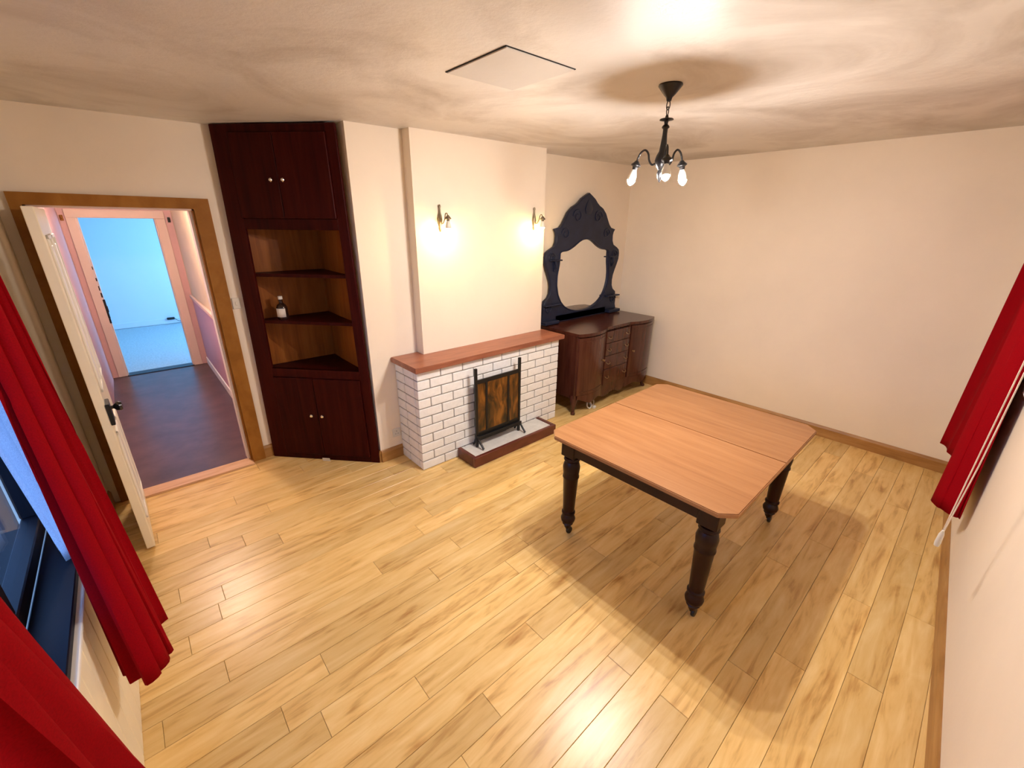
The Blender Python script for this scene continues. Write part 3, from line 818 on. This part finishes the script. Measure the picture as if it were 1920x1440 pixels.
# ================================================================== TABLE
TZ = 0.708
tb = thing('dining_table', 'square wooden table with honey brown two leaf top and dark turned legs', 'table', (2.292, 0.988, 0), math.radians(0.6))
hx, hy, ch = 0.648, 0.530, 0.062
seam = 0.035
MB().prism([(-hx + ch, -hy), (seam - 0.001, -hy), (seam - 0.001, hy), (-hx + ch, hy), (-hx, hy - ch), (-hx, -hy + ch)], TZ - 0.024, TZ, 0.004).build('top_leaf', 'table_top_wood', tb)
MB().prism([(seam + 0.001, -hy), (hx - ch, -hy), (hx, -hy + ch), (hx, hy - ch), (hx - ch, hy), (seam + 0.001, hy)], TZ - 0.024, TZ, 0.004).build('top_leaf', 'table_top_wood', tb)
lx, ly = 0.543, 0.412
for y in (-ly - 0.030, ly + 0.030): MB().box(-lx, lx, y - 0.012, y + 0.012, TZ - 0.118, TZ - 0.024, 0.002).build('apron', 'table_dark_wood', tb)
for x in (-lx - 0.030, lx + 0.030): MB().box(x - 0.012, x + 0.012, -ly, ly, TZ - 0.118, TZ - 0.024, 0.002).build('apron', 'table_dark_wood', tb)
MB().box(-hx + 0.06, hx - 0.06, -0.03, 0.03, TZ - 0.06, TZ - 0.024).build('stretcher', 'table_dark_wood', tb)
legm = MB().box(-0.048, 0.048, -0.048, 0.048, TZ - 0.14, TZ - 0.024, 0.004)
legm.lathe([(0.030, TZ - 0.14), (0.046, TZ - 0.15), (0.049, TZ - 0.165), (0.040, TZ - 0.178), (0.046, TZ - 0.19), (0.052, TZ - 0.215), (0.050, TZ - 0.24), (0.046, TZ - 0.27), (0.050, TZ - 0.278), (0.050, TZ - 0.288), (0.0455, TZ - 0.295), (0.036, 0.185), (0.034, 0.175), (0.042, 0.168), (0.042, 0.158), (0.033, 0.150), (0.040, 0.135), (0.046, 0.118), (0.042, 0.098), (0.029, 0.085), (0.034, 0.078), (0.026, 0.068), (0.020, 0.048), (0.0, 0.048)], 24)
legm.bm.normal_update()
bmesh.ops.recalc_face_normals(legm.bm, faces=legm.bm.faces)
lme = bpy.data.meshes.new('leg'); legm.bm.to_mesh(lme); legm.bm.free()
for p in lme.polygons: p.use_smooth = True
lme.set_sharp_from_angle(angle=math.radians(35))
lme.materials.append(MATS['table_dark_wood'])
cas = MB().lathe([(0, -0.009), (0.021, -0.009), (0.024, -0.004), (0.024, 0.004), (0.021, 0.009), (0, 0.009)], 18, (0.006, -0.010, 0.024), Matrix.Rotation(PI / 2, 4, 'X')).lathe([(0.011, 0.03), (0.014, 0.052), (0.0, 0.052)], 12)
bmesh.ops.recalc_face_normals(cas.bm, faces=cas.bm.faces)
cme = bpy.data.meshes.new('caster'); cas.bm.to_mesh(cme); cas.bm.free(); cme.materials.append(MATS['iron'])
for x in (-lx, lx):
    for y in (-ly, ly):
        l = link('leg', lme, None, tb, (x, y, 0)); link('caster', cme, None, l)

# ================================================================== LAMPS
def bulb_meshes(mat):
    """an LED bulb: opaque white collar above, glowing dome below"""
    out = []
    for nm, prof, mt in (('bulb', [(0.0188, -0.050), (0.0165, -0.0575), (0.012, -0.065), (0.006, -0.071), (0, -0.073)], mat),
                         ('bulb_collar', [(0.010, 0.0), (0.013, -0.008), (0.018, -0.022), (0.0208, -0.036), (0.0212, -0.0505), (0.0, -0.0505)], 'plastic_white')):
        q = MB().lathe(prof, 18)
        bmesh.ops.recalc_face_normals(q.bm, faces=q.bm.faces)
        me = bpy.data.meshes.new(nm); q.bm.to_mesh(me); q.bm.free()
        for p in me.polygons: p.use_smooth = True
        me.materials.append(MATS[mt]); out.append(me)
    return out
ch_ = thing('chandelier', 'dark bronze chandelier with three curved arms and lit bulbs hanging from the ceiling', 'chandelier', (2.055, 1.223, ceil_z(2.055)))
MB().lathe([(0, 0), (0.052, 0), (0.054, -0.006), (0.046, -0.016), (0.026, -0.040), (0.014, -0.052), (0.010, -0.066), (0, -0.068)], 24).build('ceiling_rose', 'dark_bronze', ch_, smooth=True)
for i, z in enumerate((-0.082, -0.105)):
    pts = []
    for k in range(20):
        t = 2 * PI * k / 20; a, c = 0.0085 * math.cos(t), 0.018 * math.sin(t)
        pts.append((a, 0, z + c) if i % 2 else (0, a, z + c))
    MB().tube(pts, 0.0025, 6, True).build('chain_link', 'dark_bronze', ch_, smooth=True)
MB().lathe([(0, -0.120), (0.006, -0.122), (0.008, -0.132), (0.030, -0.137), (0.032, -0.141), (0.010, -0.146), (0.008, -0.158), (0.016, -0.166), (0.018, -0.172), (0.011, -0.178), (0.011, -0.20), (0.014, -0.235), (0.018, -0.27), (0.028, -0.29), (0.033, -0.31), (0.026, -0.335), (0.012, -0.352), (0.017, -0.365), (0.012, -0.385), (0.005, -0.40), (0, -0.408)], 22).build('stem', 'dark_bronze', ch_, smooth=True)
bc = bulb_meshes('bulb_cool')
toward = math.atan2(-1.224, -2.057)
for k in range(3):
    an = toward + math.radians(10) + k * 2 * PI / 3
    c, s = math.cos(an), math.sin(an)
    prof = [(0.02, -0.315), (0.045, -0.325), (0.062, -0.305), (0.070, -0.275), (0.088, -0.258), (0.108, -0.268), (0.120, -0.29), (0.126, -0.312)]
    pts = catmull([(r * c, r * s, z) for r, z in prof], 4)
    arm = MB().tube(pts, 0.0048, 8).build('arm', 'dark_bronze', ch_, smooth=True)
    tilt = Matrix.Rotation(an, 4, 'Z') @ Matrix.Rotation(math.radians(-14), 4, 'Y')
    MB().lathe([(0.008, 0.016), (0.016, 0.006), (0.024, -0.002), (0.024, -0.006), (0.014, -0.012), (0.012, -0.024), (0, -0.024)], 16, (0.127 * c, 0.127 * s, -0.318), tilt).build('socket_cup', 'dark_bronze', arm, smooth=True)
    dn = tilt @ Vector((0, 0, -0.024))
    at_ = (0.127 * c + dn.x, 0.127 * s + dn.y, -0.318 + dn.z)
    bo = link('bulb', bc[0], None, arm, at_, tilt.to_euler())
    link('bulb_collar', bc[1], None, arm, at_, tilt.to_euler())
    tag(bo, 'glowing white bulb')

bw_ = bulb_meshes('bulb_warm')
def sconce(x, z, label):
    t = thing('wall_light', label, 'wall light', (x, 2.87, z), group='wall lights on the chimney breast')
    MB().lathe([(0, 0.098), (0.006, 0.095), (0.010, 0.082), (0.006, 0.070), (0.008, 0.040), (0.013, 0.02), (0.018, -0.01), (0.013, -0.04), (0.007, -0.06), (0.009, -0.072), (0.004, -0.09), (0, -0.094)], 14, (0, -0.012, 0)).build('back_plate', 'pale_bronze', t, smooth=True)
    MB().tube(catmull([(0, -0.015, -0.02), (0, -0.045, -0.035), (0, -0.072, -0.005), (0, -0.085, 0.03), (0, -0.105, 0.035), (0, -0.116, 0.012)], 5), 0.004, 8).build('arm', 'pale_bronze', t, smooth=True)
    MB().lathe([(0.006, 0.018), (0.014, 0.008), (0.024, -0.004), (0.024, -0.008), (0.012, -0.014), (0.011, -0.022), (0, -0.022)], 16, (0, -0.117, 0.006)).build('socket_cup', 'pale_bronze', t, smooth=True)
    tag(link('bulb', bw_[0], None, t, (0, -0.117, -0.016)), 'glowing warm bulb')
    link('bulb_collar', bw_[1], None, t, (0, -0.117, -0.016))
sconce(1.838, 1.885, 'curved brass wall light on the doorway side of the chimney breast')
sconce(2.815, 1.895, 'curved brass wall light on the chimney breast nearest the mirror')

# ================================================================== CURTAINS
def curtain(name, bottom, top, z0, z1, label, group=None, mat='curtain_red', nz=26, wav=0.011, ease=1.0, th=0.004, cat='curtain'):
    b_ = catmull([(x, y, 0) for x, y in bottom], 7); t_ = catmull([(x, y, 0) for x, y in top], 7)
    org = Vector((sum(p.x for p in b_) / len(b_), sum(p.y for p in b_) / len(b_), 0))
    rows = []
    for k in range(nz + 1):
        f = k / nz; g_ = f ** ease
        rows.append([tuple(b_[i].lerp(t_[i], g_) - org + Vector((wav * math.sin(1.5 * f + i * 0.95), wav * math.cos(1.2 * f + i * 0.8), z0 + (z1 - z0) * f))) for i in range(len(b_))])
    o = MB().sheet(rows).build(name, mat, None, tuple(org), smooth=True)
    for p in o.data.polygons: p.use_smooth = True
    solid(o, th)
    return tag(o, label, cat, group)

curtain('curtain', [(-0.315, 1.60), (-0.275, 1.555), (-0.235, 1.525), (-0.205, 1.575), (-0.190, 1.625), (-0.205, 1.72), (-0.192, 1.795), (-0.225, 1.86), (-0.26, 1.83), (-0.285, 1.92)],
        [(-0.355, 1.80), (-0.325, 1.83), (-0.350, 1.87), (-0.320, 1.90), (-0.350, 1.94), (-0.318, 1.97), (-0.322, 2.01), (-0.352, 2.05), (-0.325, 2.10), (-0.352, 2.14)], 0.40, 2.18,
        'red curtain hanging at the doorway end of the left window', 'red curtains')
curtain('curtain', [(-0.235, 1.06), (-0.195, 1.00), (-0.24, 0.93), (-0.19, 0.85), (-0.26, 0.78), (-0.19, 0.69), (-0.27, 0.60), (-0.20, 0.52), (-0.29, 0.44)],
        [(-0.315, 0.76), (-0.355, 0.72), (-0.315, 0.67), (-0.355, 0.62), (-0.315, 0.57), (-0.355, 0.52), (-0.315, 0.46), (-0.355, 0.40), (-0.32, 0.32)], 0.40, 2.18,
        'red curtain at the near end of the left window, cut by the frame corner', 'red curtains')
curtain('curtain', [(3.03, -0.232), (3.055, -0.17), (3.12, -0.105), (3.22, -0.165), (3.34, -0.145), (3.46, -0.19), (3.58, -0.145), (3.72, -0.18), (3.84, -0.138), (3.98, -0.115), (4.13, -0.066), (4.17, -0.12), (4.22, -0.16)],
        [(3.10, -0.205), (3.16, -0.16), (3.24, -0.150), (3.32, -0.20), (3.42, -0.16), (3.52, -0.20), (3.62, -0.155), (3.72, -0.19), (3.82, -0.15), (3.92, -0.18), (4.04, -0.118), (4.14, -0.15), (4.20, -0.17)], 0.40, 2.2,
        'red curtain hanging beside the white pull cord on the near right wall', 'red curtains')
# net curtain in the left window
curtain('net_curtain', [(-0.385, 1.905), (-0.368, 1.96), (-0.410, 2.03), (-0.370, 2.09), (-0.410, 2.15), (-0.38, 2.22)],
        [(-0.385, 1.455), (-0.368, 1.58), (-0.410, 1.74), (-0.370, 1.90), (-0.410, 2.06), (-0.38, 2.22)], 0.724, 2.08,
        'sheer white net curtain gathered behind the red curtain', mat='net_white', wav=0.007, th=0.001, cat='net curtain', ease=1.0)
# unseen roller blind over the near window, added to keep blue sky light out
rb = thing('added_roller_blind', 'unseen cream roller blind added over the near wall window to block sky light', 'blind', (near_pt(NX1 - 0.03)[0], near_pt(NX1 - 0.03)[1], NZ1 - 0.03), a_ + PI)
BL = (NX1 - NX0 - 0.06) / math.cos(a_)
MB().tube([(0, 0.03, 0), (BL, 0.03, 0)], 0.022, 14).build('roller', 'plastic_white', rb, smooth=True)
MB().box(0.01, BL - 0.01, 0.028, 0.031, NZ0 - NZ1 + 0.06, 0.0).build('blind_fabric', 'blind_cloth', rb)
MB().box(0.01, BL - 0.01, 0.022, 0.037, NZ0 - NZ1 + 0.045, NZ0 - NZ1 + 0.07, 0.003).build('bottom_bar', 'plastic_white', rb)
# poles
def pole(p0, p1, label):
    p0, p1 = Vector(p0), Vector(p1); d = p1 - p0
    t = thing('curtain_pole', label, 'curtain pole', tuple(p0))
    MB().tube([(0, 0, 0), tuple(d)], 0.012, 12).build('rod', 'brass_old', t, smooth=True)
    for q in (Vector((0, 0, 0)), d):
        MB().lathe([(0, -0.025), (0.018, -0.018), (0.024, 0), (0.018, 0.018), (0, 0.025)], 14, tuple(q)).build('finial', 'brass_old', t, smooth=True)
    nrm = Vector((-d.y, d.x, 0)).normalized()
    for f in (0.03, 0.97):
        MB().tube([tuple(d * f), tuple(d * f + nrm * 0.11)], 0.007, 8).build('bracket', 'brass_old', t)
pole((-0.33, 0.18, 2.2), (-0.33, 2.30, 2.2), 'brass curtain pole above the left window')
# pull cord
pc = thing('pull_cord', 'pair of thin white blind cords ending in a pale toggle', 'cord', (2.31, -0.14, 0.6))
for dy, dx in ((0.0, 0.0), (-0.010, -0.02)):
    MB().tube([(dx * 0.3, dy * 0.3, 0.075), (-0.06 + dx, dy, 0.42), (-0.135 + dx, dy, 0.82), (-0.26 + dx, dy, 1.53)], 0.0022, 6).build('string', 'cord_white', pc)
MB().lathe([(0, -0.01), (0.009, -0.008), (0.0105, 0.01), (0.009, 0.055), (0.004, 0.078), (0, 0.08)], 12, (0, 0, 0)).build('toggle', 'plastic_white', pc, rot=(0, math.radians(-10), 0), smooth=True)

# ================================================================== SMALL FITTINGS
so = thing('wall_socket', 'small cream wall socket low beside the brick fireplace', 'socket', (1.385, YA, 0.225))
MB().box(-0.036, 0.036, -0.009, 0, -0.036, 0.036, 0.003).build('face_plate', 'plastic_white', so)
for x, z, w, h in ((0, 0.014, 0.004, 0.009), (-0.011, -0.008, 0.008, 0.004), (0.011, -0.008, 0.008, 0.004)):
    MB().box(x - w / 2, x + w / 2, -0.0096, -0.008, z - h / 2, z + h / 2).build('pin_hole', 'socket_holes', so)
sw = thing('light_switch', 'cream light switch on the wall between doorway and corner cupboard', 'switch', (0.566, YD, 1.285))
MB().box(-0.026, 0.026, -0.009, 0, -0.04, 0.04, 0.003).build('face_plate', 'plastic_white', sw)
MB().box(-0.007, 0.007, -0.014, -0.008, -0.014, 0.014, 0.002).build('rocker', 'plastic_white', sw)
